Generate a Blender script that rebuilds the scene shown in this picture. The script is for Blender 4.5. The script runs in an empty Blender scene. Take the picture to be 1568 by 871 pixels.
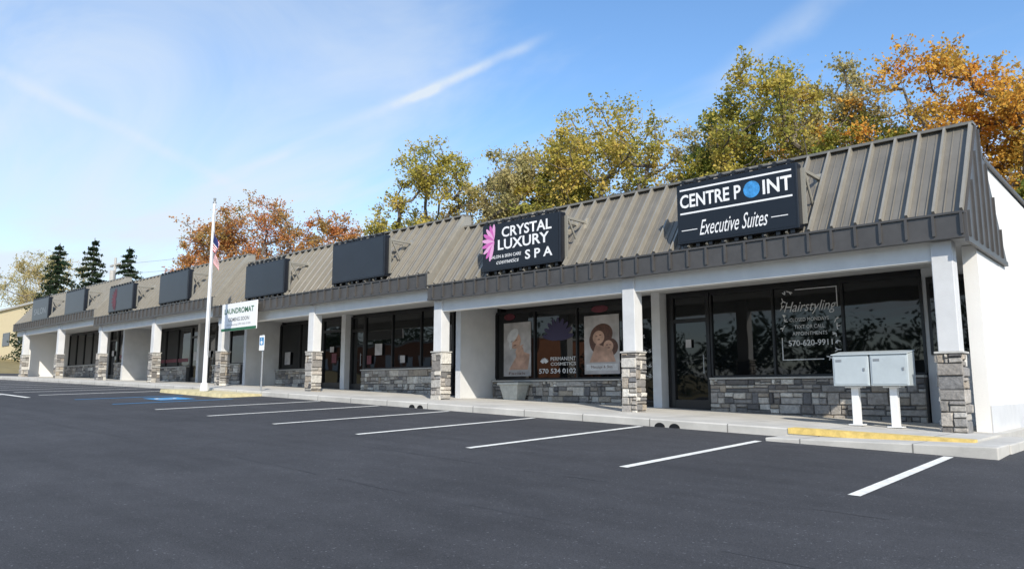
import bpy, math, random
import numpy as np
from mathutils import Vector
R=random.Random(7)
rng=np.random.default_rng(5)
scene=bpy.context.scene
scene.view_settings.view_transform='Standard'
scene.view_settings.look='None'
scene.view_settings.exposure=0
COL=scene.collection

# ------------------------------------------------------------ helpers
def new_obj(name,data=None,parent=None):
    o=bpy.data.objects.new(name,data); COL.objects.link(o)
    if parent: o.parent=parent
    return o
def empty(name,loc=(0,0,0)):
    o=new_obj(name); o.location=(0,0,0); o.empty_display_size=.3
    return o
def mesh_np(name,V,F,mat,parent=None,smooth=False,mi=None):
    V=np.asarray(V,dtype=np.float32); F=np.asarray(F,dtype=np.int32); n=F.shape[1]
    me=bpy.data.meshes.new(name)
    me.vertices.add(len(V)); me.vertices.foreach_set('co',V.ravel())
    me.loops.add(F.size); me.loops.foreach_set('vertex_index',F.ravel())
    me.polygons.add(len(F)); me.polygons.foreach_set('loop_start',np.arange(0,F.size,n,dtype=np.int32))
    me.polygons.foreach_set('loop_total',np.full(len(F),n,dtype=np.int32))
    mats=mat if isinstance(mat,list) else [mat]
    for m in mats: me.materials.append(m)
    if mi is not None: me.polygons.foreach_set('material_index',np.asarray(mi,dtype=np.int32))
    if smooth: me.polygons.foreach_set('use_smooth',np.ones(len(F),dtype=bool))
    me.update(calc_edges=True); me.validate()
    return new_obj(name,me,parent)
def mesh_py(name,V,F,mat,parent=None,mi=None,smooth=False):
    me=bpy.data.meshes.new(name); me.from_pydata(V,[],F)
    for m in (mat if isinstance(mat,list) else [mat]): me.materials.append(m)
    if mi:
        for p,i in zip(me.polygons,mi): p.material_index=i
    if smooth:
        for p in me.polygons: p.use_smooth=True
    me.update()
    return new_obj(name,me,parent)
BF=[(0,3,2,1),(4,5,6,7),(0,1,5,4),(1,2,6,5),(2,3,7,6),(3,0,4,7)]
class MB:
    def __init__(s): s.V=[];s.F=[]
    def box(s,x0,x1,y0,y1,z0,z1):
        b=len(s.V)
        s.V+=[(x0,y0,z0),(x1,y0,z0),(x1,y1,z0),(x0,y1,z0),(x0,y0,z1),(x1,y0,z1),(x1,y1,z1),(x0,y1,z1)]
        s.F+=[tuple(b+i for i in f) for f in BF]; return s
    def hexa(s,pts):
        b=len(s.V); s.V+=list(pts); s.F+=[tuple(b+i for i in f) for f in BF]
    def poly(s,pts):
        b=len(s.V); s.V+=list(pts); s.F.append(tuple(range(b,b+len(pts))))
    def prism(s,yz,x0,x1):
        b=len(s.V); n=len(yz)
        s.V+=[(x0,y,z) for y,z in yz]+[(x1,y,z) for y,z in yz]
        s.F.append(tuple(b+i for i in range(n))); s.F.append(tuple(b+n+i for i in reversed(range(n))))
        for i in range(n):
            j=(i+1)%n; s.F.append((b+i,b+n+i,b+n+j,b+j))
    def tube(s,p,q,r0,r1=None,n=8):
        r1=r0 if r1 is None else r1
        p=Vector(p);q=Vector(q);d=(q-p).normalized()
        a=d.orthogonal().normalized();c=d.cross(a);b=len(s.V)
        for P,r in((p,r0),(q,r1)):
            for i in range(n):
                t=2*math.pi*i/n; s.V.append(tuple(P+a*math.cos(t)*r+c*math.sin(t)*r))
        for i in range(n):
            j=(i+1)%n; s.F.append((b+i,b+j,b+n+j,b+n+i))
        s.F.append(tuple(b+i for i in reversed(range(n)))); s.F.append(tuple(b+n+i for i in range(n)))
    def disc(s,cx,cz,rx,rz,y,rot=0,n=24):
        pts=[]
        for i in range(n):
            t=-2*math.pi*i/n; a=math.cos(t)*rx; c=math.sin(t)*rz
            pts.append((cx+a*math.cos(rot)-c*math.sin(rot),y,cz+a*math.sin(rot)+c*math.cos(rot)))
        s.poly(pts[::-1])
    def make(s,name,mat,parent=None,bevel=0,smooth=False):
        o=mesh_py(name,s.V,s.F,mat,parent,smooth=smooth)
        if bevel:
            m=o.modifiers.new('b','BEVEL'); m.width=bevel; m.segments=2; m.limit_method='ANGLE'
        return o

# ------------------------------------------------------------ materials
def mat(name,col,rough=.6,metal=0,spec=.5,noise=0,nscale=5,bump=0,bscale=60,island=None,detail=6,bdist=.02):
    m=bpy.data.materials.new(name); m.use_nodes=True; nt=m.node_tree; N=nt.nodes; L=nt.links
    p=N['Principled BSDF']; p.inputs['Roughness'].default_value=rough; p.inputs['Metallic'].default_value=metal
    p.inputs['Specular IOR Level'].default_value=spec
    c=(*col,1); p.inputs['Base Color'].default_value=c
    tc=N.new('ShaderNodeTexCoord'); out=None
    if island:
        g=N.new('ShaderNodeNewGeometry'); r=N.new('ShaderNodeValToRGB'); e=r.color_ramp
        while len(e.elements)<len(island): e.elements.new(.5)
        for i,cc in enumerate(island):
            e.elements[i].position=i/(len(island)-1) if len(island)>1 else 0; e.elements[i].color=(*cc,1)
        L.new(g.outputs['Random Per Island'],r.inputs[0]); out=r.outputs[0]
    if noise:
        n=N.new('ShaderNodeTexNoise'); n.inputs['Scale'].default_value=nscale; n.inputs['Detail'].default_value=detail
        n.inputs['Roughness'].default_value=.65
        L.new(tc.outputs['Object'],n.inputs['Vector'])
        mr=N.new('ShaderNodeMapRange'); mr.inputs['From Min'].default_value=.25; mr.inputs['From Max'].default_value=.75
        mr.inputs['To Min'].default_value=1-noise; mr.inputs['To Max'].default_value=1+noise
        L.new(n.outputs['Fac'],mr.inputs['Value'])
        mx=N.new('ShaderNodeVectorMath'); mx.operation='SCALE'
        if out: L.new(out,mx.inputs[0])
        else: mx.inputs[0].default_value=col
        L.new(mr.outputs[0],mx.inputs['Scale']); out=mx.outputs[0]
    if out: L.new(out,p.inputs['Base Color'])
    if bump:
        n=N.new('ShaderNodeTexNoise'); n.inputs['Scale'].default_value=bscale; n.inputs['Detail'].default_value=5 if bscale>3 else 1
        L.new(tc.outputs['Object'],n.inputs['Vector'])
        b=N.new('ShaderNodeBump'); b.inputs['Strength'].default_value=bump; b.inputs['Distance'].default_value=bdist
        L.new(n.outputs['Fac'],b.inputs['Height']); L.new(b.outputs[0],p.inputs['Normal'])
    return m
M={}
M['stucco']=mat('light_stucco',(.62,.625,.625),.85,noise=.12,nscale=1.5,bump=.35,bscale=90)
M['white']=mat('white_wall_paint',(.82,.80,.76),.8,noise=.05,nscale=.8,bump=.2,bscale=70)
M['paintgrey']=mat('grey_trim_paint',(.66,.66,.64),.6,noise=.08,nscale=3)
M['soffit']=mat('soffit_panel',(.55,.55,.54),.8,noise=.06)
M['roof']=mat('roof_metal',(.215,.198,.168),.40,metal=.3,noise=.2,nscale=1.6,bump=.25,bscale=2.5,bdist=.01)
M['roofdark']=mat('dark_metal',(.085,.080,.076),.42,metal=.2,noise=.18,nscale=3)
M['seam']=mat('seam_metal',(.34,.315,.265),.36,metal=.3,noise=.1,nscale=4)
M['flatroof']=mat('flat_roof',(.12,.12,.12),.9)
M['frame']=mat('black_aluminium',(.012,.012,.013),.35)
M['glass']=mat('dark_glass',(.004,.005,.006),.02,spec=.6,bump=.35,bscale=1.1,bdist=.012)
M['stone']=mat('stone_veneer',(.3,.3,.3),.85,island=[(.08,.08,.085),(.33,.30,.26),(.15,.15,.155),(.58,.54,.47),(.22,.21,.20),(.40,.34,.265),(.10,.10,.105),(.70,.67,.60),(.26,.25,.24),(.44,.40,.35),(.12,.12,.12)],noise=.35,nscale=14,bump=.9,bscale=25)
M['mortar']=mat('mortar',(.10,.098,.095),.95)
M['sill']=mat('stone_sill',(.45,.44,.41),.8,noise=.15,nscale=8)
M['signblack']=mat('sign_cabinet',(.008,.010,.015),.35)
M['signface']=mat('blank_sign_face',(.016,.020,.028),.3,noise=.2,nscale=1.5)
M['bracket']=mat('bracket_metal',(.34,.32,.27),.5,metal=.3)
M['txtwhite']=mat('white_lettering',(.85,.85,.85),.5)
M['etch']=mat('etched_vinyl',(.60,.60,.60),.6,noise=.2,nscale=8)
M['pink']=mat('pink_vinyl',(.60,.14,.44),.5)
M['palepink']=mat('pale_pink_vinyl',(.75,.38,.62),.5)
M['blue']=mat('blue_vinyl',(.05,.28,.62),.5,noise=.5,nscale=9)
M['purple']=mat('purple_vinyl',(.035,.028,.075),.5)
M['red']=mat('red_vinyl',(.42,.02,.02),.5)
M['flagred']=mat('flag_red',(.55,.03,.04),.8)
M['darkred']=mat('faded_red_vinyl',(.12,.02,.03),.5,noise=.3)
M['mailbox']=mat('mailbox_paint',(.46,.51,.53),.45,metal=.1,noise=.08,nscale=5)
M['whitepost']=mat('white_post',(.75,.75,.74),.5,noise=.06)
M['yellow']=mat('yellow_kerb_paint',(.66,.48,.15),.75,noise=.35,nscale=7,bump=.2)
M['paleyellow']=mat('worn_yellow_paint',(.60,.52,.30),.8,noise=.3,nscale=5,bump=.2)
M['line']=mat('white_line_paint',(.76,.75,.69),.8,noise=.25,nscale=11,bump=.2)
M['blueline']=mat('blue_line_paint',(.05,.25,.5),.8,noise=.2,nscale=9)
M['bark']=mat('bark',(.13,.11,.09),.9,noise=.3,nscale=6,bump=.5,bscale=20)
M['pole']=mat('painted_pole',(.80,.80,.80),.35,noise=.03)
M['grass']=mat('dry_grass',(.24,.19,.08),.95,noise=.35,nscale=1.2,bump=.5,bscale=10)
M['cream']=mat('cream_siding',(.68,.57,.36),.8,noise=.06)
M['green']=mat('green_paint',(.02,.13,.06),.5)
M['brick']=mat('brick_wall',(.42,.17,.08),.85,noise=.2,nscale=2)
M['steel']=mat('galvanised_steel',(.35,.36,.37),.4,metal=.6)
M['skin']=mat('poster_skin',(.50,.31,.225),.5,noise=.35,nscale=3.5,detail=2)
M['hair']=mat('poster_hair',(.10,.045,.03),.5,noise=.5,nscale=14)
M['posterbg']=mat('poster_background',(.42,.40,.39),.5,noise=.35,nscale=2.2,detail=2)
M['planter']=mat('planter_concrete',(.42,.43,.40),.8,noise=.2,nscale=10)
M['tar']=mat('tar_seam',(.036,.036,.039),.75)

def asphalt():
    m=mat('asphalt',(.055,.056,.061),.85,spec=.3); nt=m.node_tree;N=nt.nodes;L=nt.links;p=N['Principled BSDF']
    tc=N.new('ShaderNodeTexCoord')
    def noise(sc,det,rough=.6,vec=None):
        n=N.new('ShaderNodeTexNoise'); n.inputs['Scale'].default_value=sc; n.inputs['Detail'].default_value=det; n.inputs['Roughness'].default_value=rough
        L.new(vec or tc.outputs['Object'],n.inputs['Vector']); return n.outputs['Fac']
    def rng_(v,a,b,c,d):
        r=N.new('ShaderNodeMapRange'); r.inputs[1].default_value=a;r.inputs[2].default_value=b;r.inputs[3].default_value=c;r.inputs[4].default_value=d
        L.new(v,r.inputs[0]); return r.outputs[0]
    def mul(a,b):
        q=N.new('ShaderNodeMath');q.operation='MULTIPLY';L.new(a,q.inputs[0]);L.new(b,q.inputs[1]);return q.outputs[0]
    big=rng_(noise(.25,5),.3,.7,.80,1.18)
    mid=rng_(noise(2.2,5,.7),.3,.7,.88,1.12)
    mp=N.new('ShaderNodeMapping'); mp.inputs['Scale'].default_value=(.12,1.6,1); L.new(tc.outputs['Object'],mp.inputs[0])
    streak=rng_(noise(1.5,4,.6,mp.outputs[0]),.35,.65,.90,1.09)
    fine=rng_(noise(90,2,.75),.3,.7,.58,1.44)
    speck=rng_(noise(38,1,.5),.69,.73,1,2.4)
    f=mul(mul(mul(big,mid),streak),mul(fine,speck))
    mx=N.new('ShaderNodeVectorMath');mx.operation='SCALE';mx.inputs[0].default_value=(.054,.0545,.0585);L.new(f,mx.inputs['Scale'])
    L.new(mx.outputs[0],p.inputs['Base Color'])
    b=N.new('ShaderNodeBump');b.inputs['Strength'].default_value=.7;b.inputs['Distance'].default_value=.01
    L.new(noise(100,3),b.inputs['Height']);L.new(b.outputs[0],p.inputs['Normal'])
    return m
M['asphalt']=asphalt()
def concrete():
    m=mat('sidewalk_concrete',(.52,.50,.455),.85,noise=.22,nscale=1.2,bump=.3,bscale=80); nt=m.node_tree;N=nt.nodes;L=nt.links;p=N['Principled BSDF']
    src=p.inputs['Base Color'].links[0].from_socket
    tc=N.new('ShaderNodeTexCoord'); s=N.new('ShaderNodeSeparateXYZ');L.new(tc.outputs['Object'],s.inputs[0])
    a=N.new('ShaderNodeMath');a.operation='PINGPONG';a.inputs[1].default_value=.76;L.new(s.outputs[0],a.inputs[0])
    r=N.new('ShaderNodeMapRange');r.inputs[1].default_value=.006;r.inputs[2].default_value=.014;r.inputs[3].default_value=.35;r.inputs[4].default_value=1;L.new(a.outputs[0],r.inputs[0])
    v=N.new('ShaderNodeVectorMath');v.operation='SCALE';L.new(src,v.inputs[0]);L.new(r.outputs[0],v.inputs['Scale']);L.new(v.outputs[0],p.inputs['Base Color'])
    return m
M['concrete']=concrete()
def leafmat(name,cols):
    m=bpy.data.materials.new(name);m.use_nodes=True;nt=m.node_tree;N=nt.nodes;L=nt.links
    N.remove(N['Principled BSDF']);out=N['Material Output']
    g=N.new('ShaderNodeNewGeometry');r=N.new('ShaderNodeValToRGB');e=r.color_ramp
    while len(e.elements)<len(cols):e.elements.new(.5)
    for i,c in enumerate(cols):e.elements[i].position=i/(len(cols)-1);e.elements[i].color=(*c,1)
    tc=N.new('ShaderNodeTexCoord');n=N.new('ShaderNodeTexNoise');n.inputs['Scale'].default_value=.45;n.inputs['Detail'].default_value=3;L.new(tc.outputs['Object'],n.inputs['Vector'])
    mr=N.new('ShaderNodeMapRange');mr.inputs[1].default_value=.3;mr.inputs[2].default_value=.7;mr.inputs[3].default_value=-.1;mr.inputs[4].default_value=.75;L.new(n.outputs['Fac'],mr.inputs[0])
    ma=N.new('ShaderNodeMath');ma.operation='MULTIPLY_ADD';ma.inputs[1].default_value=.4;L.new(g.outputs['Random Per Island'],ma.inputs[0]);L.new(mr.outputs[0],ma.inputs[2]);L.new(ma.outputs[0],r.inputs[0])
    d=N.new('ShaderNodeBsdfDiffuse');t=N.new('ShaderNodeBsdfTranslucent');mx=N.new('ShaderNodeMixShader');mx.inputs[0].default_value=.42
    L.new(r.outputs[0],d.inputs[0]);L.new(r.outputs[0],t.inputs[0]);L.new(d.outputs[0],mx.inputs[1]);L.new(t.outputs[0],mx.inputs[2]);L.new(mx.outputs[0],out.inputs[0])
    return m
LF={'yg':leafmat('leaves_yellow_green',[(.23,.24,.06),(.38,.35,.08),(.54,.44,.10),(.66,.47,.13)]),
 'or':leafmat('leaves_orange',[(.38,.31,.08),(.62,.41,.09),(.74,.41,.08),(.68,.29,.06)]),
 'rd':leafmat('leaves_russet',[(.28,.24,.08),(.46,.29,.10),(.58,.27,.10),(.58,.19,.07)]),
 'gr':leafmat('leaves_green',[(.12,.17,.045),(.19,.24,.055),(.30,.31,.07),(.42,.36,.08)]),
 'pi':leafmat('needles',[(.022,.042,.024),(.036,.06,.034),(.055,.078,.042),(.07,.09,.05)]),
 'pale':leafmat('leaves_pale',[(.30,.29,.13),(.44,.39,.17),(.54,.45,.21),(.60,.47,.25)])}

# ------------------------------------------------------------ terrain
def gx(x):
    if x>12: return -.42
    if x>-24.4: return -.035*x
    if x>-50: return .854+.026*(-x-24.4)
    return 1.52+.065*(min(-x,120)-50) if x<-54 else 1.52+.02*(-x-50)
def G(x,y):
    z=gx(x)-.15
    if y<-1.85: z+=.033*(max(y,-34)+1.85)
    if y>26: z+=.10*(min(y,80)-26)
    return z
def sheet(name,xs,ys,zf,m,parent=None):
    V=[(x,y,zf(x,y)) for y in ys for x in xs]; nx=len(xs)
    F=[(j*nx+i,j*nx+i+1,(j+1)*nx+i+1,(j+1)*nx+i) for j in range(len(ys)-1) for i in range(nx-1)]
    return mesh_np(name,V,F,m,parent,smooth=True)
def lin(a,b,n): return list(np.linspace(a,b,n))
LX0,LX1,LY0,LY1=-57,60,-46,24
xs=[-1500,-600,-300,-200,-150]+lin(-120,-60,16)+lin(-57,60,60)+[62,80,120,200,400,800,1500]
ys=[-1500,-500,-200,-100,-60,-48]+lin(-46,24,40)+[26]+lin(30,80,8)+[120,300,800,1500]
def gz(x,y):
    z=G(x,y)
    if LX0+.5<x<LX1-.5 and LY0+.5<y<LY1-.5: z-=.35
    return z
sheet('ground',xs,ys,gz,M['grass'])
ax=[-57,-54.01,-54,-50,-24.4]+lin(-53,-25,12)+lin(-24,12,24)+[20,40,60]; ax=sorted(set(round(a,3) for a in ax))
ay=[-46,-34,-20,-10,-6,-1.85,0,8,16,24]
sheet('parking_lot_asphalt',ax,ay,lambda x,y:G(x,y)+(.01 if abs(x)<56 and -45<y<23 else -.0),M['asphalt'])
def LZ(x,y): return G(x,y)+.01

KY=-1.85; WY=2.75
sx=[-51.5,-50]+lin(-49,.55,50)
V=[];F=[]
for x in sx:
    z=gx(x); V+=[(x,KY,z-.5),(x,KY,z-.02),(x,KY+.02,z),(x,KY+.16,z+.001),(x,WY+.3,z+.001),(x,WY+.3,z-.5)]
n=6
for i in range(len(sx)-1):
    for k in range(n-1): F.append((i*n+k,(i+1)*n+k,(i+1)*n+k+1,i*n+k+1))
F.append(tuple(range(n))[::-1]); b=(len(sx)-1)*n; F.append(tuple(b+k for k in range(n)))
sw=empty('sidewalk')
mesh_py('slab',V,F,M['concrete'],sw)
mb=MB()
mb.box(-2.05,.98,-2.62,KY-.003,-.4,-.045)
mb.box(.553,1.0,-1.853,.3,-.4,-.05)
mb.make('lower_pad',M['concrete'],sw,bevel=.015)
mb=MB(); mb.box(-2.0,.56,KY-.012,KY+.30,-.04,.075)
mb.V=[(x,y,(gx(x)+.006 if z>0 else gx(x)-.085)) for x,y,z in mb.V]; mb.make('yellow_kerb_edge',M['yellow'],sw)
mb=MB()
for cx in(-4.35,-4.05,-11.2,-10.9):
    pts=[(cx+.11*math.cos(t),KY-.006,gx(cx)-.14+.08*math.sin(t)) for t in np.linspace(0,math.pi,12)]
    mb.poly(pts)
mb.make('kerb_drain_holes',M['frame'],sw)

def strip(mb,p,q,w,dz=.006):
    p=Vector(p);q=Vector(q);d=(q-p).normalized();nrm=Vector((-d.y,d.x))*w/2
    k=max(1,int((q-p).length/1.0))
    for i in range(k):
        a=p+(q-p)*i/k; c=p+(q-p)*(i+1)/k
        pts=[a+nrm,a-nrm,c-nrm,c+nrm]
        mb.poly([(v.x,v.y,LZ(v.x,v.y)+dz) for v in pts])
marks=empty('parking_lot_markings')
mb=MB()
for i in range(0,7):
    X=.45-2.55*i
    strip(mb,(X,-2.75 if i<2 else -2.0),(X,-6.4),.115)
for i in range(0,11):
    X=-23.2-2.55*i
    strip(mb,(X,-2.0),(X,-6.4),.14)
for i in range(6):
    strip(mb,(-28.5+.9*i,-7.2),(-27.2+.9*i,-9.4),.16)
strip(mb,(-33,-9.8),(-24,-9.8),.14); strip(mb,(-33,-7.0),(-22,-7.0),.14)
for ox in(-30,-36,-43):
    strip(mb,(ox,-11.5),(ox+3.2,-11.5),.2); strip(mb,(ox+3.2,-11.5),(ox+2.2,-10.8),.2,.008); strip(mb,(ox+3.2,-11.5),(ox+2.2,-12.2),.2,.0095)
for i in range(7):
    X=-36-2.6*i
    strip(mb,(X,-9),(X,-13.5),.14,.0075)
mb.make('white_stripes',M['line'],marks)
mb=MB()
strip(mb,(-17.4,-3.2),(-17.4,-6.4),.13)
strip(mb,(-20.1,-3.4),(-20.1,-6.4),.13)
strip(mb,(-18.15,-4.4),(-19.35,-4.4),1.0)
mb.make('blue_stripes',M['blueline'],marks)
mb=MB()
for i in range(10):
    a=math.radians(200+i*25);b_=math.radians(200+(i+1)*25)
    strip(mb,(-18.75+.25*math.cos(a),-4.5+.25*math.sin(a)),(-18.75+.25*math.cos(b_),-4.5+.25*math.sin(b_)),.09,.010+.0004*i)
mb.make('wheelchair_symbol',M['line'],marks)
mb=MB()
for (x0,x1,y0) in((-26,9,-9.1),(-6,12,-7.3)):
    p=(x0,y0); n_=90
    for i in range(n_):
        x=x0+(x1-x0)*(i+1)/n_; q=(x,y0+.06*math.sin(x*.7)+R.uniform(-.015,.015))
        if R.random()<.8: strip(mb,p,q,R.uniform(.004,.012),.005+.00001*i)
        p=q
mb.make('tar_seams',M['tar'],marks)
# ------------------------------------------------------------ building
B=empty('strip_mall_building')
SEC=[(.4,-12.4,3.08,5.31),(-12.4,-24.7,3.42,5.67),(-24.7,-37.0,3.80,6.03),(-37.0,-50.3,4.22,6.36)]
FY=-.35;RY0=-.27;RY1=1.08
BACK=16
roof=MB();seams=MB();fas=MB();soff=MB();beam=MB();frame=MB();glass=MB();stucco=MB();white=MB();flat=MB();cap=MB();ends=MB()
for si,(xr,xl,e,t) in enumerate(SEC):
    zt=e+.39
    fas.box(xl,xr,FY,FY+.12,e,zt)
    fas.box(xl-.0,xr+.012,FY-.03,RY0+.02,zt,zt+.035)
    fas.box(xl,xr+.006,FY-.015,FY-.001,e-.0,e+.05)
    k=int((xr-xl)/.405)
    for i in range(k+1):
        x=xr-.03-i*.405
        if x<xl+.02: break
        fas.box(x-.02,x+.02,FY-.045,FY+.0,e+.052,zt-.002)
    d=Vector((0,RY1-RY0,t-zt)); d.normalize(); nn=Vector((0,-d.z,d.y))
    def P(v,o,xx): w=v+nn*o; return (xx,w.y,w.z)
    a=Vector((0,RY0,zt+.03)); b_=Vector((0,RY1,t))
    roof.prism([(RY0,zt+.002),(RY1,t),(RY1+.15,t),(RY1+.15,zt),(RY0+.3,zt)],xl+.0,xr-.002)
    for i in range(k+1):
        x=xr-.03-i*.405
        if x<xl+.02: break
        h=.095; j=R.uniform(-.004,.004); x+=j
        seams.hexa([P(a,-.01,x-.026),P(a,-.01,x+.026),P(b_,-.01,x+.026),P(b_,-.01,x-.026),P(a,h,x-.02),P(a,h,x+.02),P(b_,h,x+.02),P(b_,h,x-.02)])
        for q in(.135,.27):
            xx=x-q
            if xx>xl+.05: roof.hexa([P(a,-.005,xx-.014),P(a,-.005,xx+.014),P(b_,-.005,xx+.014),P(b_,-.005,xx-.014),P(a,.009,xx-.005),P(a,.009,xx+.005),P(b_,.009,xx+.005),P(b_,.009,xx-.005)])
    cap.box(xl-.01,xr+.015,RY1-.10,RY1+.2,t+.0,t+.05)
    soff.box(xl+.004,xr-.004,FY+.122,WY+.2,e+.012,e+.10)
    beam.box(xl+.01,xr-.25,-.11,.11,e-.30,e+.011)
    flat.box(xl+.05,xr-.25,RY1+.16,BACK,e+1.2,e+1.32)
    frame.box(xl+.02,xr-.2,WY+.05,WY+.3,gx(xr)-.2,e+.011)
    white.box(xl+.02,xr-.2,WY+.31,BACK-.1,gx(xr)-.8,e+1.19)
    if si>0:
        pe=SEC[si-1]
        ends.prism([(FY-.03,e-.0),(FY-.03,zt),(RY0,zt+.03),(RY1,t+.0),(RY1+.2,t),(RY1+.2,e)],xr+.001,xr+.03)
        frame.box(xr-.02,xr+.02,FY+.13,WY,pe[2]+.1,e+.01)
roof.make('mansard_roof_panels',M['roof'],B); seams.make('standing_seams',M['seam'],B)
fas.make('ribbed_fascia',M['roofdark'],B); soff.make('soffit',M['soffit'],B); beam.make('porch_beams',M['paintgrey'],B)
cap.make('ridge_cap',M['roof'],B); flat.make('flat_roof',M['flatroof'],B); ends.make('roof_step_returns',M['seam'],B)
mb=MB(); GB=2.95
mb.prism([(FY,3.085),(FY,3.47),(RY0,3.50),(RY1+.02,5.30),(GB,3.085)],.401,.44)
for i in range(7):
    y=FY+.12+i*.45
    ztop = (3.5+(y-RY0)/(RY1-RY0)*1.8) if y<RY1 else 5.30-(y-RY1)/(GB-RY1)*2.2
    if ztop>3.2: mb.box(.43,.475,y-.016,y+.016,3.09,ztop-.03)
mb.box(.40,.455,FY-.03,GB+.02,3.0,3.083)
mb.make('gable_end_cladding',M['roofdark'],B)
mb=MB(); mb.prism([(FY,4.225),(FY,4.6),(RY1+.02,6.35),(2.3,4.225)],-50.34,-50.30); mb.make('left_end_cladding',M['roofdark'],B)
white.box(.16,.38,.55,3.1,-.6,3.08)
white.prism([(2.4,-.6),(2.4,3.3),(1.45,4.55),(1.45,4.76),(BACK,4.62),(BACK,-.6)],.17,.385)
white.box(-50.2,-50.0,.5,BACK,.6,4.2)
white.make('white_walls',M['white'],B)
mb=MB(); mb.box(.386,.40,.56,BACK,-.6,.42); mb.make('side_wall_base',M['stucco'],B)
mb=MB(); mb.box(.10,.45,1.42,BACK+.1,4.765,4.82); mb.make('parapet_coping',M['roofdark'],B)

class ST(MB):
    def panel(s,fn,u0,u1,w0,w1,seed,dmin=.012,dmax=.05):
        r=random.Random(seed)
        def stone(a,b,c,d):
            g=.006; a+=g;b-=g;c+=g;d-=g
            if b-a<.02 or d-c<.015: return
            dp=r.uniform(dmin,dmax); i=.014
            j=lambda: r.uniform(-.008,.008)
            p=[fn(a,c,0),fn(b,c,0),fn(b,d,0),fn(a,d,0),fn(a+i+j(),c+i+j(),dp+j()),fn(b-i+j(),c+i+j(),dp+j()),fn(b-i+j(),d-i+j(),dp+j()),fn(a+i+j(),d-i+j(),dp+j())]
            s.hexa(p)
        w=w0
        while w<w1-.01:
            h=r.uniform(.15,.27)
            if w+h>w1-.08: h=w1-w
            u=u0
            while u<u1-.005:
                l=r.uniform(.16,.55)
                if u+l>u1-.12: l=u1-u
                q=r.random()
                if q<.35: stone(u,u+l,w,w+h)
                elif q<.75:
                    f=r.uniform(.35,.65)*h; stone(u,u+l,w,w+f)
                    k=r.uniform(.3,.7)*l
                    if l>.3: stone(u,u+k,w+f,w+h); stone(u+k,u+l,w+f,w+h)
                    else: stone(u,u+l,w+f,w+h)
                else:
                    k=r.uniform(.35,.65)*l; f=r.uniform(.35,.65)*h
                    stone(u,u+k,w,w+h); stone(u+k,u+l,w,w+f); stone(u+k,u+l,w+f,w+h)
                u+=l
            w+=h
stn=ST();mort=MB();sill=MB();cols=MB();
def stonewall(x0,x1,ztop,seed):
    y=WY-.18; zb=min(gx(x0),gx(x1))-.1
    mort.box(x0+.005,x1-.005,y,WY+.06,zb,ztop)
    stn.panel(lambda u,w,d:(u,y-d,w),x0,x1,zb,ztop,seed)
    sill.box(x0-.0,x1+.0,y-.065,WY+.02,ztop+.001,ztop+.045)
CX=[0,-6.08,-12.2,-18.3,-24.4,-30.5,-36.6,-42.7,-48.8]
def sec_of(x):
    for s in SEC:
        if x>s[1]: return s
    return SEC[-1]
for i,cx in enumerate(CX):
    g=gx(cx); e=sec_of(cx)[2]; ztop=g+1.25; h=.19; zb=g-.08
    mort.box(cx-h+.02,cx+h-.02,-h+.02,h-.02,zb,ztop)
    q=h-.02
    stn.panel(lambda u,w,d:(cx+u,-q-d,w),-q-.02,q+.02,zb,ztop,i*4+1)
    stn.panel(lambda u,w,d:(cx+q+d,u,w),-q-.02,q+.02,zb,ztop,i*4+2)
    stn.panel(lambda u,w,d:(cx-q-d,-u,w),-q-.02,q+.02,zb,ztop,i*4+3)
    sill.box(cx-h-.022,cx+h+.022,-h-.022,h+.022,ztop+.001,ztop+.035)
    cols.box(cx-.155,cx+.155,-.155,.155,ztop+.035,e+.005)
cols.make('porch_columns',M['stucco'],B,bevel=.012)
def mull(x,z0,z1,w=.05,y=WY): frame.box(x-w/2,x+w/2,y-.05,y+.045,z0,z1)
def window(x0,x1,zs,zt,n,wall=True,seed=0):
    if wall: stonewall(x0,x1,zs-.05,seed)
    glass.box(x0,x1,WY-.0,WY+.02,zs,zt)
    frame.box(x0,x1,WY-.05,WY-.002,zs-.001,zs+.05); frame.box(x0,x1,WY-.05,WY-.002,zt-.06,zt)
    for k in range(n+1): mull(x0+(x1-x0)*k/n,zs+.05,zt-.06)
hand=MB()
def door(x0,x1,zt):
    z0=gx((x0+x1)/2)+.003
    glass.box(x0,x1,WY-.0,WY+.02,z0,zt)
    frame.box(x0,x0+.09,WY-.06,WY-.002,z0,zt);frame.box(x1-.09,x1,WY-.06,WY-.002,z0,zt)
    frame.box(x0+.09,x1-.09,WY-.055,WY-.002,z0,z0+.22);frame.box(x0+.09,x1-.09,WY-.055,WY-.002,z0+2.1,z0+2.19)
    frame.box(x0+.09,x1-.09,WY-.05,WY-.002,zt-.06,zt)
    hand.tube((x1-.15,WY-.11,z0+.85),(x1-.15,WY-.11,z0+1.3),.012); hand.tube((x1-.15,WY-.11,z0+.9),(x1-.15,WY-.05,z0+.9),.01); hand.tube((x1-.15,WY-.11,z0+1.25),(x1-.15,WY-.05,z0+1.25),.01)
SL=.97
window(-5.62,-1.03,SL,3.0,3,seed=101)
door(-6.72,-5.66,3.0)
stucco.box(-7.12,-6.88,WY-.28,WY+.06,-.1,3.09)
window(-8.1,-7.16,.36,3.0,1,wall=False)
window(-12.72,-8.14,SL,3.0,3,seed=102)
stucco.box(-1.0,.16,WY-.02,WY+.06,-.4,3.09)
for X,e in((-12.85,3.41),(-25.1,3.79),(-37.4,4.21)):
    stucco.box(X-.1,X+.1,1.25,WY+.05,gx(X)-.1,e)
s2=SL+.44
window(-14.6,-13.0,gx(-13)+.1,3.35,1,wall=False)
window(-19.2,-14.65,s2,3.35,3,seed=103)
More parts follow.
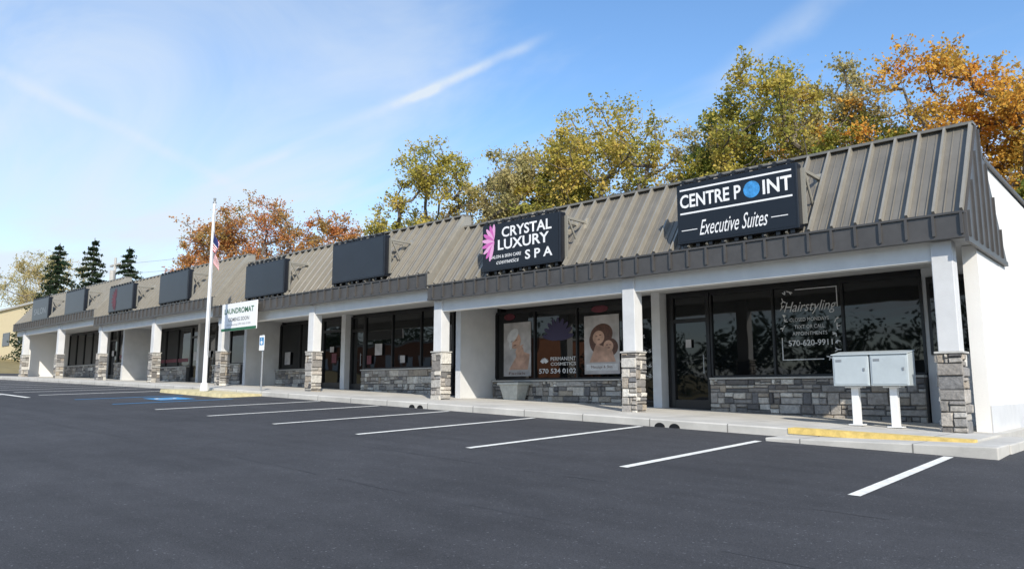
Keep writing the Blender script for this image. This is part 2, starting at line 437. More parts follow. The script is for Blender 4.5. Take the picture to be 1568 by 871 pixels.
stucco.box(-20.35,-20.1,WY-.28,WY+.06,.3,3.43)
door(-20.08,-19.22,3.35); door(-21.9,-20.4,3.35)
window(-24.95,-22.0,s2+.1,3.35,2,seed=104)
s3=s2+.42
window(-27.8,-25.3,gx(-26)+.1,3.73,2,wall=False)
window(-30.4,-27.85,s3,3.73,2,seed=105)
door(-31.6,-30.45,3.73)
stucco.box(-31.85,-31.62,WY-.28,WY+.06,.6,3.81)
door(-33.0,-31.9,3.73)
window(-37.2,-33.05,s3,3.73,3,seed=106)
s4=s3+.36
window(-42.0,-37.6,s4,4.15,3,seed=107)
door(-43.2,-42.05,4.15)
stucco.box(-43.5,-43.25,WY-.28,WY+.06,.9,4.23)
door(-44.7,-43.55,4.15)
window(-50.0,-44.75,s4,4.15,4,seed=108)
stn.make('stone_veneer',M['stone'],B); mort.make('stone_backing',M['mortar'],B); sill.make('stone_caps',M['sill'],B,bevel=.008)
frame.make('storefront_frames',M['frame'],B); glass.make('storefront_glass',M['glass'],B); stucco.make('stucco_pilasters',M['stucco'],B); hand.make('door_handles',M['steel'],B)
mb=MB(); mb.box(-.92,-.12,WY-.07,WY-.022,1.36,2.9); mb.make('notice_board',M['frame'],B,bevel=.01)
mb=MB(); mb.box(-.86,-.18,WY-.075,WY-.071,1.42,2.84); mb.make('notice_board_glass',M['glass'],B)

def text(body,x0,x1,z0,z1,y,m,parent,name='lettering',shear=0,off=0.0):
    c=bpy.data.curves.new('t','FONT'); c.body=body; c.shear=shear; c.offset=off; c.extrude=0; c.size=1; c.resolution_u=3
    o=bpy.data.objects.new('tmp',c); COL.objects.link(o); bpy.context.view_layer.update()
    me=bpy.data.meshes.new_from_object(o.evaluated_get(bpy.context.evaluated_depsgraph_get()))
    bpy.data.objects.remove(o)
    co=[v.co.copy() for v in me.vertices]
    if not co: return
    ax0=min(v.x for v in co);ax1=max(v.x for v in co);ay0=min(v.y for v in co);ay1=max(v.y for v in co)
    for v,p in zip(me.vertices,co):
        v.co=(x0+(p.x-ax0)/(ax1-ax0)*(x1-x0),y,z0+(p.y-ay0)/(ay1-ay0)*(z1-z0))
    me.materials.clear(); me.materials.append(m); me.update()
    return new_obj(name,me,parent)
WL=M['txtwhite'];ET=M['etch']
gy=WY-.006
mb=MB()
X0,X1,Z0,Z1=-3.92,-2.66,1.33,2.90
for (a,b,c,d) in((X0+.35,X1,Z1-.02,Z1),(X1-.02,X1,Z1-.45,Z1-.021),(X0,X1-.35,Z0,Z0+.02),(X0,X0+.02,Z0+.021,Z0+.5)):
    mb.box(a,b,gy-.004,gy,c,d)
kk=0
for (cx,cz) in((X0+.12,Z1-.1),(X0+.22,Z1-.05),(X1-.1,Z0+.08),(X1-.22,Z0+.05),(X1-.05,Z0+.2),(X0+.05,Z1-.55),(X0+.08,Z1-.7),(X0+.05,Z1-.85),(X1-.05,Z0+.4),(X1-.07,Z0+.55),(X1-.04,Z0+.7),(X0+.07,Z1-.25),(X0+.04,Z1-.4),(X1-.06,Z0+.85)):
    for k in range(3):
        kk+=1
        a=R.uniform(0,6.28); mb.disc(cx+.035*math.cos(a),cz+.035*math.sin(a),.045,.013,gy-.003-.0001*kk,rot=a,n=8)
mb.make('window_graphic_frame',ET,B)
text('Hairstyling',X0+.08,X1-.02,2.33,2.62,gy-.004,ET,B,'window_lettering',shear=.4)
text('CLOSED MONDAYS',X0+.2,X1-.2,2.18,2.26,gy-.004,ET,B,'window_lettering')
text('TEXT OR CALL',X0+.3,X1-.3,2.02,2.10,gy-.004,ET,B,'window_lettering')
text('APPOINTMENTS',X0+.25,X1-.25,1.87,1.95,gy-.004,ET,B,'window_lettering')
text('570-620-9911',X0+.15,X1-.15,1.64,1.77,gy-.004,ET,B,'window_lettering',off=.015)
for i,s_ in enumerate(['HOURS','MON','9-5','TUE 9-5','WED','9-6','THU 9-6','FRI','SAT 9-2','SUN']):
    text(s_,-7.95,-7.95+.09*max(3,len(s_)),2.0-i*.125,2.08-i*.125,gy-.004,ET,B,'hours_lettering',off=.01)
text('PERMANENT',-10.62,-9.72,1.50,1.60,gy-.004,ET,B,'window_lettering',off=.015)
text('COSMETICS',-10.62,-9.72,1.36,1.45,gy-.004,ET,B,'window_lettering',off=.015)
text('570 534 0102',-11.05,-9.72,1.14,1.28,gy-.004,ET,B,'window_lettering',off=.02)
mb=MB()
for k in range(7):
    a=math.radians(30+k*20); mb.disc(-10.85+.1*math.cos(a),1.42+.1*math.sin(a),.07,.025,gy-.004-.0005*k,rot=a,n=10)
mb.make('lotus_logo',ET,B)
mb=MB()
for k in range(9):
    a=math.radians(10+k*20); mb.disc(-10.35+.25*math.cos(a),2.1+.3*math.sin(a),.32,.08,gy-.004-.0007*k,rot=a,n=14)
mb.make('purple_lotus_decal',M['purple'],B)
def poster(x0,x1,z0,z1,kind):
    P=empty('window_poster')
    y=gy-.012
    MB().box(x0,x1,y,gy,z0,z1).make('panel',M['posterbg'],P)
    w=x1-x0;h=z1-z0
    if kind==1:
        a=MB();a.disc(x0+w*.42,z0+h*.66,w*.22,h*.15,y-.002,rot=.4);a.disc(x0+w*.60,z0+h*.44,w*.13,h*.12,y-.003,rot=-.5);a.poly([(x0+w*.2,y-.0025,z0+h*.12),(x0+w*.9,y-.0025,z0+h*.12),(x0+w*.96,y-.0025,z0+h*.40),(x0+w*.60,y-.0025,z0+h*.48),(x0+w*.4,y-.0025,z0+h*.3)])
        for k in range(4): a.disc(x0+w*(.50+.05*k),z0+h*(.50+.012*k),w*.12,h*.014,y-.0036-.0002*k,rot=1.0-.1*k,n=10)
        a.make('figure',M['skin'],P)
        a=MB();a.disc(x0+w*.34,z0+h*.76,w*.24,h*.10,y-.004,rot=.7);a.disc(x0+w*.26,z0+h*.60,w*.06,h*.1,y-.0045);a.make('towel',ET,P)
        a=MB();a.disc(x0+w*.46,z0+h*.665,w*.05,h*.006,y-.005,rot=.3,n=10);a.disc(x0+w*.30,z0+h*.65,w*.04,h*.006,y-.005,rot=.3,n=10);a.disc(x0+w*.42,z0+h*.575,w*.06,h*.010,y-.005,rot=.2,n=10);a.make('features',M['hair'],P)
    else:
        a=MB();a.disc(x0+w*.5,z0+h*.66,w*.33,h*.19,y-.002,rot=.3);a.disc(x0+w*.75,z0+h*.45,w*.22,h*.15,y-.0022);a.disc(x0+w*.28,z0+h*.52,w*.12,h*.16,y-.0024,rot=.3);a.make('hair',M['hair'],P)
        a=MB();a.disc(x0+w*.42,z0+h*.62,w*.17,h*.115,y-.004,rot=.5);a.disc(x0+w*.70,z0+h*.47,w*.14,h*.095,y-.0043,rot=-.3);a.poly([(x0+w*.15,y-.003,z0+h*.2),(x0+w*.9,y-.003,z0+h*.2),(x0+w*.8,y-.003,z0+h*.40),(x0+w*.35,y-.003,z0+h*.52)]);a.make('faces',M['skin'],P)
        a=MB()
        for (cx,cz) in((.36,.64),(.47,.66),(.66,.49),(.75,.49)): a.disc(x0+w*cx,z0+h*cz,w*.035,h*.008,y-.006,n=8)
        a.disc(x0+w*.43,z0+h*.585,w*.04,h*.009,y-.006,n=10);a.disc(x0+w*.71,z0+h*.44,w*.04,h*.009,y-.006,n=10);a.make('eyes_and_lips',M['hair'],P)
        a=MB();a.box(x0+w*.05,x0+w*.95,y-.003,y-.001,z0+h*.06,z0+h*.17);a.make('caption_band',ET,P)
    text('Facials' if kind==1 else 'Massage & Skin',x0+w*.2,x0+w*.8,z0+h*.03 if kind==1 else z0+h*.085,z0+h*.08 if kind==1 else z0+h*.145,y-.006,M['hair'],P,'caption')
poster(-12.42,-11.35,1.08,2.66,1); poster(-9.42,-8.28,1.10,2.68,2)
mb=MB();mb.disc(-12.2,2.84,.22,.10,gy-.004);mb.disc(-8.9,2.85,.28,.10,gy-.004);mb.box(-14.4,-13.6,gy-.004,gy,1.5,2.1)
mb.box(-19.05,-18.8,gy-.06,gy-.055,1.6,1.9);mb.box(-21.3,-21.0,gy-.004,gy,1.7,2.05);mb.box(-36.6,-33.3,gy-.004,gy,2.05,2.22);mb.box(-41.8,-38,gy-.004,gy,2.45,2.62);mb.make('red_window_decals',M['darkred'],B)
mb=MB()
for (a,b,c,d) in((-18.6,-18.2,1.9,2.3),(-17.2,-16.95,1.6,1.85),(-21.35,-21.1,2.1,2.3),(-24.5,-24.1,1.7,2.2),(-29.8,-29.5,2.2,2.6),(-31.2,-30.9,2.2,2.5),(-32.6,-32.3,2.1,2.5),(-13.9,-13.7,2.2,2.5),(-6.3,-6.15,1.7,1.9),(-42.8,-42.5,2.6,2.9)):
    mb.box(a,b,gy-.06,gy-.056,c,d)
mb.make('window_notices',M['posterbg'],B)

# ------------------------------------------------------------ roof signs
def roofY(z,s):
    zt=s[2]+.39; return RY0+(z-zt)/(s[3]-zt)*(RY1-RY0)
def rsign(name,x0,x1,z0,z1,blank=True):
    S=empty(name); s=sec_of((x0+x1)/2); y=FY-.02; yb=y+.22
    MB().box(x0,x1,y,yb,z0,z1).make('cabinet',M['signblack'],S,bevel=.015)
    MB().box(x0+.05,x1-.05,y-.006,y-.001,z0+.05,z1-.05).make('face',M['signface'] if blank else M['signblack'],S)
    b=MB()
    for X in(x1-.25,x0+.25,x1+.05):
        ya=roofY(z1-.12,s)-.0
        b.hexa([(X-.03,yb-.02,z1-.16),(X+.03,yb-.02,z1-.16),(X+.03,ya+.1,z1-.16),(X-.03,ya+.1,z1-.16),(X-.03,yb-.02,z1-.10),(X+.03,yb-.02,z1-.10),(X+.03,ya+.1,z1-.10),(X-.03,ya+.1,z1-.10)])
        b.tube((X,yb+.02,z1-.15),(X,roofY(z0+.5,s)+.03,z0+.5),.026)
        b.tube((X,yb-.02,z0+.12),(X,roofY(z0+.25,s)+.1,z0+.12),.022)
        b.hexa([(X-.07,ya-.14,z1-.34),(X+.07,ya-.14,z1-.34),(X+.07,ya+.02,z1-.34),(X-.07,ya+.02,z1-.34),(X-.07,ya-.02,z1-.02),(X+.07,ya-.02,z1-.02),(X+.07,ya+.1,z1-.02),(X-.07,ya+.1,z1-.02)])
    b.box(x1,x1+.08,yb-.05,yb-.02,z0+.1,z1-.08)
    b.make('brackets',M['bracket'],S)
    r=MB(); r.box(x0+.05,x1-.05,y+.02,y+.05,z1+.03,z1+.06)
    n=9
    for i in range(n):
        X=x0+.15+(x1-x0-.3)*i/(n-1); r.box(X-.03,X+.03,y+.0,y+.08,z1+.0,z1+.085)
        r.box(X-.04,X+.04,y+.04,y+.16,z0-.07,z0-.001)
    r.make('lamp_rail',M['frame'],S)
    return S,y-.010
S,y=rsign('executive_suites_sign',-4.70,-2.20,3.60,4.84,False)
text('CENTRE P',-4.62,-3.30,4.34,4.62,y,WL,S,off=.02); text('INT',-2.86,-2.30,4.34,4.62,y,WL,S,off=.02)
m_=MB();m_.disc(-3.08,4.48,.165,.165,y);m_.make('globe_logo',M['blue'],S)
m_=MB();m_.box(-4.62,-2.30,y-.002,y,4.70,4.735);m_.box(-4.62,-2.30,y-.002,y,4.21,4.245);m_.box(-4.6,-4.25,y-.002,y,3.87,3.885);m_.box(-2.72,-2.4,y-.002,y,3.87,3.885);m_.make('sign_rules',WL,S)
text('Executive Suites',-4.2,-2.78,3.74,4.05,y,WL,S,shear=.45)
S,y=rsign('spa_sign',-10.30,-7.77,3.62,4.82,False)
text('CRYSTAL',-9.62,-8.02,4.44,4.70,y,WL,S,off=.02); text('LUXURY',-9.75,-8.1,4.13,4.39,y,WL,S,off=.02); text('S P A',-8.85,-8.0,3.80,4.03,y,WL,S,off=.02)
text('SALON & SKIN CARE',-10.0,-8.98,3.93,4.01,y,WL,S,off=.01); text('cosmetics',-9.8,-9.05,3.78,3.88,y,WL,S,shear=.3)
a=MB();b=MB()
for k in range(9):
    an=math.radians(85+k*21)
    (a if k%2 else b).disc(-9.92+.17*math.cos(an),4.34+.26*math.sin(an),.22,.055,y+.002-.0006*k,rot=an,n=14)
a.make('shell_petals',M['pink'],S);b.make('shell_petals_pale',M['palepink'],S)
for (a0,b0,c0,d0) in((-16.9,-14.3,3.95,5.18),(-22.3,-19.7,3.93,5.12),(-29.6,-26.9,4.30,5.53),(-35.2,-32.4,4.32,5.50),(-41.3,-38.5,4.62,5.80),(-46.8,-44.0,4.62,5.84)):
    S,y=rsign('storefront_sign',a0,b0,c0,d0)
    if a0==-35.2:
        a=MB()
        for k in range(9):
            an=math.radians(90+k*21); a.disc(-34.3+.3*math.cos(an),4.9+.3*math.sin(an),.25,.06,y-.0006*k,rot=an,n=12)
        a.make('faded_petals',M['darkred'],S)
    if a0==-46.8: text('SALON',a0+.4,b0-.4,4.95,5.3,y,M['steel'],S)
S=empty('hanging_banner_sign')
mb=MB();mb.box(-23.6,-21.1,-.53,-.50,2.80,3.80);mb.make('board',WL,S)
mb=MB();mb.box(-23.6,-21.1,-.536,-.531,2.80,2.90);mb.make('green_band',M['green'],S)
text('LAUNDROMAT',-23.4,-21.3,3.42,3.62,-.537,M['green'],S,off=.02);text('COMING SOON',-23.1,-21.6,3.14,3.28,-.537,M['steel'],S,off=.02);text('now leasing 570 555 0100',-23.2,-21.5,2.97,3.06,-.537,M['steel'],S)
mb=MB();mb.tube((-23.4,-.49,3.7),(-23.4,-.36,3.7),.02);mb.tube((-21.3,-.49,3.7),(-21.3,-.36,3.7),.02);mb.make('mounts',M['steel'],S)

# ------------------------------------------------------------ street furniture
def mailbox(x0,x1):
    S=empty('mailbox'); y0=-.10;y1=.32;z0=.74;z1=1.30;g=gx(x0)
    m=MB();m.hexa([(x0,y0,z0),(x1,y0,z0),(x1,y1,z0),(x0,y1,z0),(x0,y0,z1-.03),(x1,y0,z1-.03),(x1,y1,z1+.03),(x0,y1,z1+.03)]);m.make('box',M['mailbox'],S,bevel=.015)
    m=MB();m.hexa([(x0-.02,y0-.02,z1-.028),(x1+.005,y0-.02,z1-.028),(x1+.005,y1+.02,z1+.036),(x0-.02,y1+.02,z1+.036),(x0-.02,y0-.02,z1-.008),(x1+.005,y0-.02,z1-.008),(x1+.005,y1+.02,z1+.056),(x0-.02,y1+.02,z1+.056)]);m.make('lid',M['mailbox'],S,bevel=.006)
    m=MB();m.box(x0+.03,x1-.03,y0-.008,y0-.001,z0+.03,z1-.07);m.make('door_panel',M['mailbox'],S,bevel=.003)
    m=MB();m.box(x1-.09,x1-.06,y0-.02,y0-.009,z0+.26,z0+.31);m.box(x0+.06,x0+.16,y0-.012,y0-.009,z0+.42,z0+.46);m.make('lock',M['steel'],S)
    c=(x0+x1)/2
    m=MB();m.box(c-.06,c+.06,.05,.17,g-.05,z0-.002);m.box(c-.12,c+.12,.0,.22,g+.0,g+.02);m.box(c-.14,c+.14,-.02,.24,z0-.03,z0-.003);m.make('post',M['whitepost'],S,bevel=.006)
mailbox(-1.86,-1.255);mailbox(-1.235,-.63)
S=empty('planter');g=gx(-11.5)
mb=MB();mb.hexa([(-11.75,2.0,g),(-11.25,2.0,g),(-11.25,2.35,g),(-11.75,2.35,g),(-11.85,1.92,g+.42),(-11.15,1.92,g+.42),(-11.15,2.43,g+.42),(-11.85,2.43,g+.42)]);mb.box(-11.9,-11.1,1.88,2.47,g+.42,g+.49);mb.make('tub',M['planter'],S,bevel=.01)
fx,fy=-20.5,-2.55;fz=LZ(fx,fy)
S=empty('kerb_island')
mb=MB();
xsI=lin(-22.4,-18.2,6)
for a,b in zip(xsI[:-1],xsI[1:]):
    mb.hexa([(a,-3.15,LZ(a,-3.1)-.1),(b,-3.15,LZ(b,-3.1)-.1),(b,-1.86,LZ(b,-1.9)-.1),(a,-1.86,LZ(a,-1.9)-.1),(a,-3.1,LZ(a,-3.1)+.11),(b,-3.1,LZ(b,-3.1)+.11),(b,-1.86,LZ(b,-3.1)+.11),(a,-1.86,LZ(a,-3.1)+.11)])
mb.make('island_slab',M['paleyellow'],S)
S=empty('flagpole')
mb=MB();mb.tube((fx,fy,fz),(fx,fy,6.75),.075,.045,12);mb.tube((fx,fy,fz+.1),(fx,fy,fz+.35),.13,.11,12);mb.make('pole',M['pole'],S,smooth=False)
mb=MB();mb.tube((fx,fy,6.75),(fx,fy,6.8),.06);mb.tube((fx,fy,6.8),(fx,fy,6.92),.03,.05);mb.tube((fx+.1,fy-.02,1.8),(fx+.07,fy-.02,6.7),.006);mb.make('truck_and_halyard',M['steel'],S)
# limp flag: hoist vertical at pole, fly drooping; stripes run hoist->fly and so hang diagonally
V=[];F=[];mi=[];nu,nv=20,26
for j in range(nv+1):          # j across hoist (height), i along fly
    for i in range(nu+1):
        u=i/nu;v=j/nv
        X=fx+.06+.42*(1-math.exp(-2.2*u))*(1-.25*v)+.02*math.sin(v*6)
        Y=fy-.10*math.sin(u*9+v*2.5)*u**.5
        Z=5.80-.62*v-.88*u**1.15*(1-.15*v)
        V.append((X,Y,Z))
for j in range(nv):
    for i in range(nu):
        F.append((j*(nu+1)+i,(j+1)*(nu+1)+i,(j+1)*(nu+1)+i+1,j*(nu+1)+i+1)); mi.append(2 if (j<14 and i<8) else (j//2)%2)
mesh_py('flag',V,F,[M['flagred'],WL,mat('flag_blue',(.02,.03,.14),.8)],S,mi=mi,smooth=True)
S=empty('accessible_parking_sign');px,py=-18.7,-1.6;g=gx(px)
mb=MB();mb.tube((px,py,g),(px,py,g+1.75),.028,.028,8);mb.make('post',M['steel'],S)
mb=MB();mb.box(px-.15,px+.15,py-.045,py-.035,g+1.25,g+1.72);mb.make('plate',WL,S,bevel=.004)
mb=MB();mb.box(px-.12,px+.12,py-.05,py-.046,g+1.42,g+1.66);mb.make('blue_panel',M['blueline'],S)
mb=MB();mb.disc(px,g+1.5,.06,.06,py-.052);mb.disc(px-.01,g+1.61,.022,.022,py-.052);mb.make('symbol',WL,S)
S=empty('neighbouring_building');zb=G(-84,9)-.6
mb=MB();mb.box(-112,-82.5,9.5,24,zb,zb+6.3);mb.make('walls',M['cream'],S)
mb=MB();mb.box(-112.2,-82.3,9.3,24.2,zb+6.3,zb+6.5);mb.make('parapet',M['sill'],S)
mb=MB()
for i in range(5): mb.box(-109+i*5.5,-106.5+i*5.5,9.44,9.5,zb+2.4,zb+3.8)
mb.make('windows',M['glass'],S)
S=empty('dumpster');zb=G(-83,5)
mb=MB();mb.hexa([(-86,4.5,zb+.1),(-83.9,4.5,zb+.1),(-83.9,6,zb+.1),(-86,6,zb+.1),(-86.1,4.3,zb+1.3),(-83.8,4.3,zb+1.3),(-83.8,6,zb+1.6),(-86.1,6,zb+1.6)]);mb.box(-86.15,-83.75,4.25,6.05,zb+1.6,zb+1.66);mb.box(-86.3,-86.1,4.6,5.8,zb+.7,zb+.85);mb.box(-83.8,-83.6,4.6,5.8,zb+.7,zb+.85);mb.make('bin',M['green'],S)
S=empty('reflected_brick_building');zb=G(-90,-60)-.5  # unseen building, added opposite for the storefront glass to reflect
mb=MB();mb.box(-120,-62,-75,-58,zb,zb+5.5);mb.make('walls',M['brick'],S)
mb=MB();mb.box(-120.2,-61.8,-75.2,-57.8,zb+5.5,zb+5.8);mb.make('parapet',M['sill'],S)
mb=MB()
for i in range(12): mb.box(-118+i*4.6,-116+i*4.6,-57.99,-57.93,zb+1.6,zb+3.8)
mb.make('windows',M['txtwhite'],S)
S=empty('utility_pole');ux,uy=-66.5,11.0;zb=G(ux,uy)
mb=MB();mb.tube((ux,uy,zb),(ux,uy,12.2),.16,.11);mb.box(ux-1.1,ux+1.1,uy-.06,uy+.06,11.5,11.65);mb.tube((ux+.3,uy-.3,10.0),(ux+.3,uy-.3,11),.22);mb.make('pole',M['sill'],S)
mb=MB()
for oz in(0,.9):
    prev=None
    for k in range(21):
        q=k/20;p=(ux+q*70,uy+q*16,11.6-oz+q*4-4*q*(1-q)*1.6)
        if prev: mb.tube(prev,p,.015,.015,4)
        prev=p
mb.make('wires',M['steel'],S)

# ------------------------------------------------------------ trees
def leaves_quads(C,size,rg):
    n=len(C)
    a=rg.normal(size=(n,3));a/=np.linalg.norm(a,axis=1)[:,None]
    b=rg.normal(size=(n,3));b-=(a*b).sum(1)[:,None]*a;b/=np.linalg.norm(b,axis=1)[:,None]
    s=(size*rg.uniform(.6,1.3,n))[:,None]
    V=np.empty((n,4,3));V[:,0]=C-a*s*.5;V[:,1]=C+b*s*.33;V[:,2]=C+a*s*.5;V[:,3]=C-b*s*.33
    return V.reshape(-1,3),np.arange(n*4).reshape(-1,4)
def tree(x,y,ztop,rad,leaf,seed,nclu=120,nleaf=105,lsize=.175,zb=None,crown0=.36,name='tree'):
    rg=np.random.default_rng(seed); zb=G(x,y)-.1 if zb is None else zb; H=ztop-zb
    T=empty(name)
    nodes=[np.array([x,y,zb])];par=[-1]
    lean=rg.normal(size=2)*.04
    nt=6
    for i in range(1,nt+1):
        f=i/nt*.42;nodes.append(np.array([x+lean[0]*H*f+rg.normal()*.06,y+lean[1]*H*f+rg.normal()*.06,zb+H*f]));par.append(len(nodes)-2)
    c0=zb+H*crown0;cz=(c0+ztop)/2;hz=(ztop-c0)/2
    P=[]
    while len(P)<nclu:
        v=rg.normal(size=3);v/=np.linalg.norm(v);r=rg.uniform(.2,1)**.5
        w=1.0-.12*max(0,v[2]); lob=1+.20*math.sin(v[0]*4+seed)+.16*math.sin(v[1]*5+v[2]*6+seed*2)
        bx=math.copysign(abs(v[0])**.85,v[0]);by=math.copysign(abs(v[1])**.85,v[1]);bz=math.copysign(abs(v[2])**.85,v[2])
        p=np.array([x+bx*rad*r*w*lob,y+by*rad*r*w*lob,cz+bz*hz*r*min(1,.93+.07*lob)])
        P.append(p)
    top=nodes[-1]
    P.sort(key=lambda p:np.linalg.norm(p-top))
    ends=[]
    for p in P:
        A=np.array(nodes[3:]);d=np.linalg.norm(A-p,axis=1)+np.maximum(0,A[:,2]-p[2]+.3)*2.0
        k=int(np.argmin(d))+3
        q=nodes[k];L=np.linalg.norm(p-q);m=max(2,int(L/.7));last=k
        bend=np.array([0,0,-.10*L])+rg.normal(size=3)*.05*L
        for j in range(1,m+1):
            f=j/m;pt=q+(p-q)*f+bend*math.sin(math.pi*f)+rg.normal(size=3)*.04
            nodes.append(pt);par.append(last);last=len(nodes)-1
        ends.append(last)
    N=len(nodes);cnt=np.zeros(N)
    for e in ends: cnt[e]+=1
    for i in range(N-1,0,-1): cnt[par[i]]+=cnt[i]
    R0=H*.018; rr=np.maximum(.018,R0*(np.maximum(cnt,.5)/nclu)**.5)
    m=MB()
    for i in range(1,N):
        p=par[i]; m.tube(nodes[p],nodes[i],max(rr[i],min(rr[p],rr[i]*1.25)),rr[i],6 if rr[i]>.05 else 4)
    Cs=[]
    for e in ends:
        k=int(nleaf*rg.uniform(.15,1.6)); sg=rad*rg.uniform(.06,.13)
        c=rg.normal(size=(k,3))*np.array([sg,sg,sg*.8])+nodes[e]; Cs.append(c)
        for _ in range(5):
            v=rg.normal(size=3);v[2]=abs(v[2])*1.1;v/=np.linalg.norm(v);L=rg.uniform(.5,1.2)*rad*.26
            m.tube(nodes[e],nodes[e]+v*L,.013,.006,3)
            t=rg.uniform(.2,1.05,13)[:,None]; Cs.append(nodes[e]+v*L*t+rg.normal(size=(13,3))*.08)
    m.make('trunk_and_limbs',M['bark'],T)
    C=np.concatenate(Cs); V,F=leaves_quads(C,lsize,rg)
    mesh_np('foliage',V,F,LF[leaf],T)
    return T
TR=[(-33.4,18,16.9,3.4,'yg'),(-30.5,23,14.6,3.0,'pale'),(-28,20.3,15.9,3.2,'pale'),(-25.8,22.5,15.0,2.6,'gr'),(-20,19.4,16.3,4.2,'yg'),(-24,21,16.2,3.2,'yg'),(-17.5,24.3,15.8,3.4,'pale'),
(-14.6,22.5,15.4,3.0,'gr'),(-11.8,21.4,16.9,3.8,'yg'),(-9.6,25.2,17.6,3.4,'pale'),(-7.7,23.4,13.8,2.8,'gr'),(-5.3,24.4,16.8,3.7,'or'),(-2.2,24.5,15.1,3.2,'or'),(.2,27.2,15.9,3.2,'or'),(-.9,22.0,9.0,2.2,'gr'),
(-52.6,16.8,16.0,4.5,'rd'),(-57,15.5,14.8,3.2,'rd'),(-46.7,19.5,14.6,3.0,'rd'),(-43,22,13.6,2.9,'gr'),(-96.6,14.0,16.5,4.6,'pale'),(-37.5,21,12.8,2.8,'yg'),(-13,29,16.5,3.4,'or')]
for i,(x,y,zt,r_,l) in enumerate(TR): tree(x,y,zt,r_,l,50+i)
def pine(x,y,ztop,rad,seed):
    rg=np.random.default_rng(seed);zb=G(x,y)-.1;H=ztop-zb;T=empty('pine_tree')
    m=MB();m.tube((x,y,zb),(x,y,ztop),.2,.03,8);Cs=[]
    z=zb+1.0
    while z<ztop-.2:
        f=(ztop-z)/(H-1);rr_=rad*f**.85
        for k in range(7):
            a=rg.uniform(0,6.28);L=rr_*rg.uniform(.6,1.25)+.12
            e=np.array([x+math.cos(a)*L,y+math.sin(a)*L,z-.18*L+rg.normal()*.1]);b0=np.array([x,y,z])
            m.tube(b0,e,.03,.01,3)
            n=int(20+42*L);t=rg.uniform(.1,1,n)[:,None]
            Cs.append(b0+(e-b0)*t+rg.normal(size=(n,3))*np.array([.13,.13,.10])*(.6+.5*L/rad)-np.array([0,0,.05]))
        z+=H*.04
    m.make('trunk_and_boughs',M['bark'],T);V,F=leaves_quads(np.concatenate(Cs),.22,rg);mesh_np('needles',V,F,LF['pi'],T)
pine(-73.4,11.5,15.0,3.6,1);pine(-77.5,9.8,14.8,3.4,2);pine(-70.0,13.4,14.0,3.2,3)
def mass(name,pts,leaf,n,seed,lsize):
    rg=np.random.default_rng(seed);Cs=[]
    T=empty(name); m=MB()
    for (x,y,h,r_) in pts:
        z0=G(x,y)
        m.tube((x,y,z0),(x,y,z0+h*.8),.14,.05,5)
        for _ in range(14):
            c=np.array([x,y,z0+h*.55])+rg.normal(size=3)*np.array([r_*.5,r_*.5,h*.22])
            c[2]=min(c[2],z0+h)
            Cs.append(c+rg.normal(size=(n//14,3))*np.array([r_*.28,r_*.28,r_*.25]))
    m.make('trunks',M['bark'],T);V,F=leaves_quads(np.concatenate(Cs),lsize,rg);mesh_np('foliage',V,F,LF[leaf],T)
pts=[(x,R.uniform(28,34),R.uniform(8,11),2.8) for x in lin(-62,6,24)]
mass('distant_trees',pts,'yg',1100,9,.28)
pts=[(x,R.uniform(-78,-66),R.uniform(7,11),4.0) for x in lin(-150,40,42)]
mass('distant_trees',pts,'pi',700,10,.7)  # unseen row behind the camera, added to darken the storefront reflections

# ------------------------------------------------------------ light
el=math.radians(34);azd=math.radians(-36)
to=Vector((math.cos(azd)*math.cos(el),math.sin(azd)*math.cos(el),math.sin(el)))
sd=bpy.data.lights.new('sun','SUN');sd.energy=5.0;sd.angle=math.radians(.5);sd.color=(1,.93,.81)
so=new_obj('sun',sd);so.rotation_euler=to.to_track_quat('Z','Y').to_euler()
w=bpy.data.worlds.new('World');scene.world=w;w.use_nodes=True;nt=w.node_tree;N=nt.nodes;L=nt.links
bg=N['Background'];bg.inputs['Strength'].default_value=.15
sky=N.new('ShaderNodeTexSky');sky.sky_type='NISHITA';sky.sun_disc=False;sky.sun_elevation=el;sky.sun_rotation=math.atan2(to.x,to.y);sky.air_density=1.0;sky.dust_density=.3;sky.ozone_density=2.5
hs=N.new('ShaderNodeHueSaturation');hs.inputs['Saturation'].default_value=1.12;hs.inputs['Value'].default_value=1.55;L.new(sky.outputs[0],hs.inputs['Color'])
tc=N.new('ShaderNodeTexCoord');D=tc.outputs['Generated']
def vm(op,a,b=None):
    n=N.new('ShaderNodeVectorMath');n.operation=op
    if isinstance(a,tuple): n.inputs[0].default_value=a
    else: L.new(a,n.inputs[0])
    if b is not None:
        if isinstance(b,tuple): n.inputs[1].default_value=b
        else: L.new(b,n.inputs[1])
    return n
def mth(op,a,b=None,c=None,clamp=False):
    n=N.new('ShaderNodeMath');n.operation=op;n.use_clamp=clamp
    for i,v in enumerate((a,b,c)):
        if v is None: continue
        if isinstance(v,(int,float)): n.inputs[i].default_value=v
        else: L.new(v,n.inputs[i])
    return n.outputs[0]
def rg_(v,a,b,c,d,sm=True):
    r=N.new('ShaderNodeMapRange');r.interpolation_type='SMOOTHSTEP' if sm else 'LINEAR'
    for i,q in enumerate((a,b,c,d)): r.inputs[i+1].default_value=q
    L.new(v,r.inputs[0]);return r.outputs[0]
sp=N.new('ShaderNodeSeparateXYZ');L.new(D,sp.inputs[0])
zc=mth('ADD',mth('MAXIMUM',sp.outputs[2],0.0),.12)
cb=N.new('ShaderNodeCombineXYZ');L.new(mth('DIVIDE',sp.outputs[0],zc),cb.inputs[0]);L.new(mth('DIVIDE',sp.outputs[1],zc),cb.inputs[1])
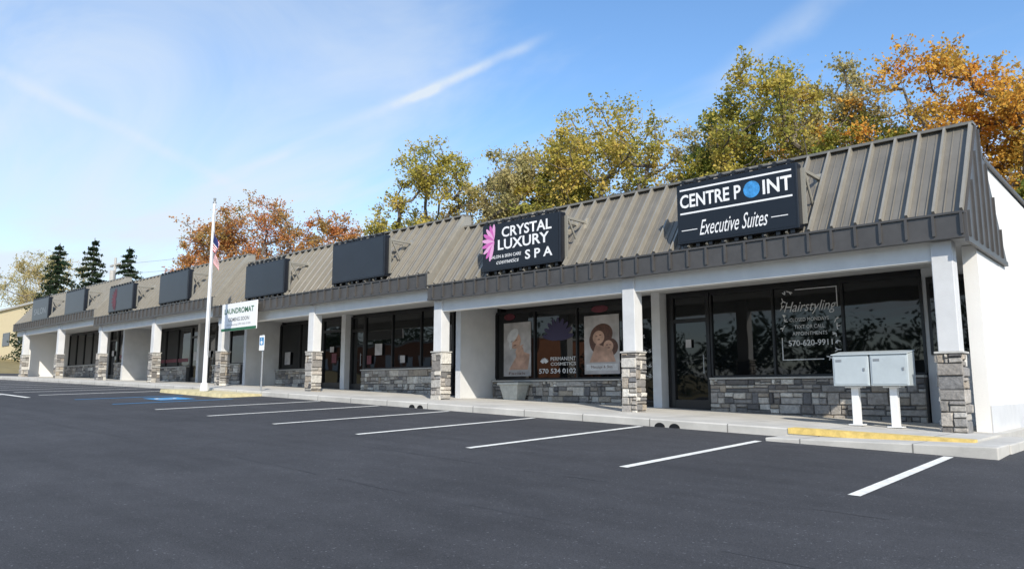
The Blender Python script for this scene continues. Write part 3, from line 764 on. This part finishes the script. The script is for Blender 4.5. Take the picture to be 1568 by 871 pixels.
mp=N.new('ShaderNodeMapping');mp.inputs['Rotation'].default_value=(0,0,math.radians(25));mp.inputs['Scale'].default_value=(.35,.9,1);L.new(cb.outputs[0],mp.inputs[0])
n1=N.new('ShaderNodeTexNoise');n1.inputs['Scale'].default_value=1.5;n1.inputs['Detail'].default_value=8;n1.inputs['Roughness'].default_value=.55;n1.inputs['Distortion'].default_value=.8;L.new(mp.outputs[0],n1.inputs['Vector'])
c1=rg_(n1.outputs['Fac'],.42,.72,0,.6)
haze=rg_(sp.outputs[2],0.0,.38,.5,.0)
left=rg_(sp.outputs[0],-1.0,-.6,.22,0)
nz=N.new('ShaderNodeTexNoise');nz.inputs['Scale'].default_value=14;nz.inputs['Detail'].default_value=6;L.new(D,nz.inputs['Vector'])
fac=mth('ADD',mth('ADD',c1,haze),left)
def trail(a,b,width,stren,ext):
    a=Vector(a).normalized();b=Vector(b).normalized();nrm=a.cross(b).normalized();mid=(a+b).normalized()
    half=a.angle(b)/2
    d=mth('ABSOLUTE',mth('ADD',vm('DOT_PRODUCT',D,tuple(nrm)).outputs['Value'],mth('MULTIPLY',mth('SUBTRACT',nz.outputs['Fac'],.5),width*1.1)))
    core=rg_(d,0,width,1,0)
    m=rg_(vm('DOT_PRODUCT',D,tuple(mid)).outputs['Value'],math.cos(half+ext),math.cos(max(half-ext*.6,.01)),0,1)
    return mth('MULTIPLY',mth('MULTIPLY',core,m),mth('MULTIPLY',rg_(nz.outputs['Fac'],.3,.7,.5,1.3),stren))
A=(-.6599,.7515,.4759);Bq=(-.7814,.6415,.3989);C=(-.9657,.4748,.2865);Dq=(-1.2027,.2605,.4419);E=(-.3364,1.0441,.5494);Fq=(-.4218,.9668,.4613)
for t in(trail(A,Bq,.009,.42,.04),trail(A,C,.012,.22,.06),trail(C,Dq,.012,.16,.05),trail(E,Fq,.03,.25,.1)):
    fac=mth('ADD',fac,t)
fac=mth('MINIMUM',fac,.92)
mx=N.new('ShaderNodeMix');mx.data_type='RGBA';mx.inputs['B'].default_value=(5.2,5.75,6.3,1)
L.new(fac,mx.inputs['Factor']);L.new(hs.outputs[0],mx.inputs['A']);L.new(mx.outputs['Result'],bg.inputs['Color'])

cd=bpy.data.cameras.new('camera');cam=new_obj('camera',cd);cam.location=(2.91,-13.85,.66)
cam.rotation_euler=(math.radians(98.04),0,math.radians(42.13));cd.lens=26.4;cd.sensor_width=36;cd.clip_end=5000;cd.clip_start=.05
scene.camera=cam
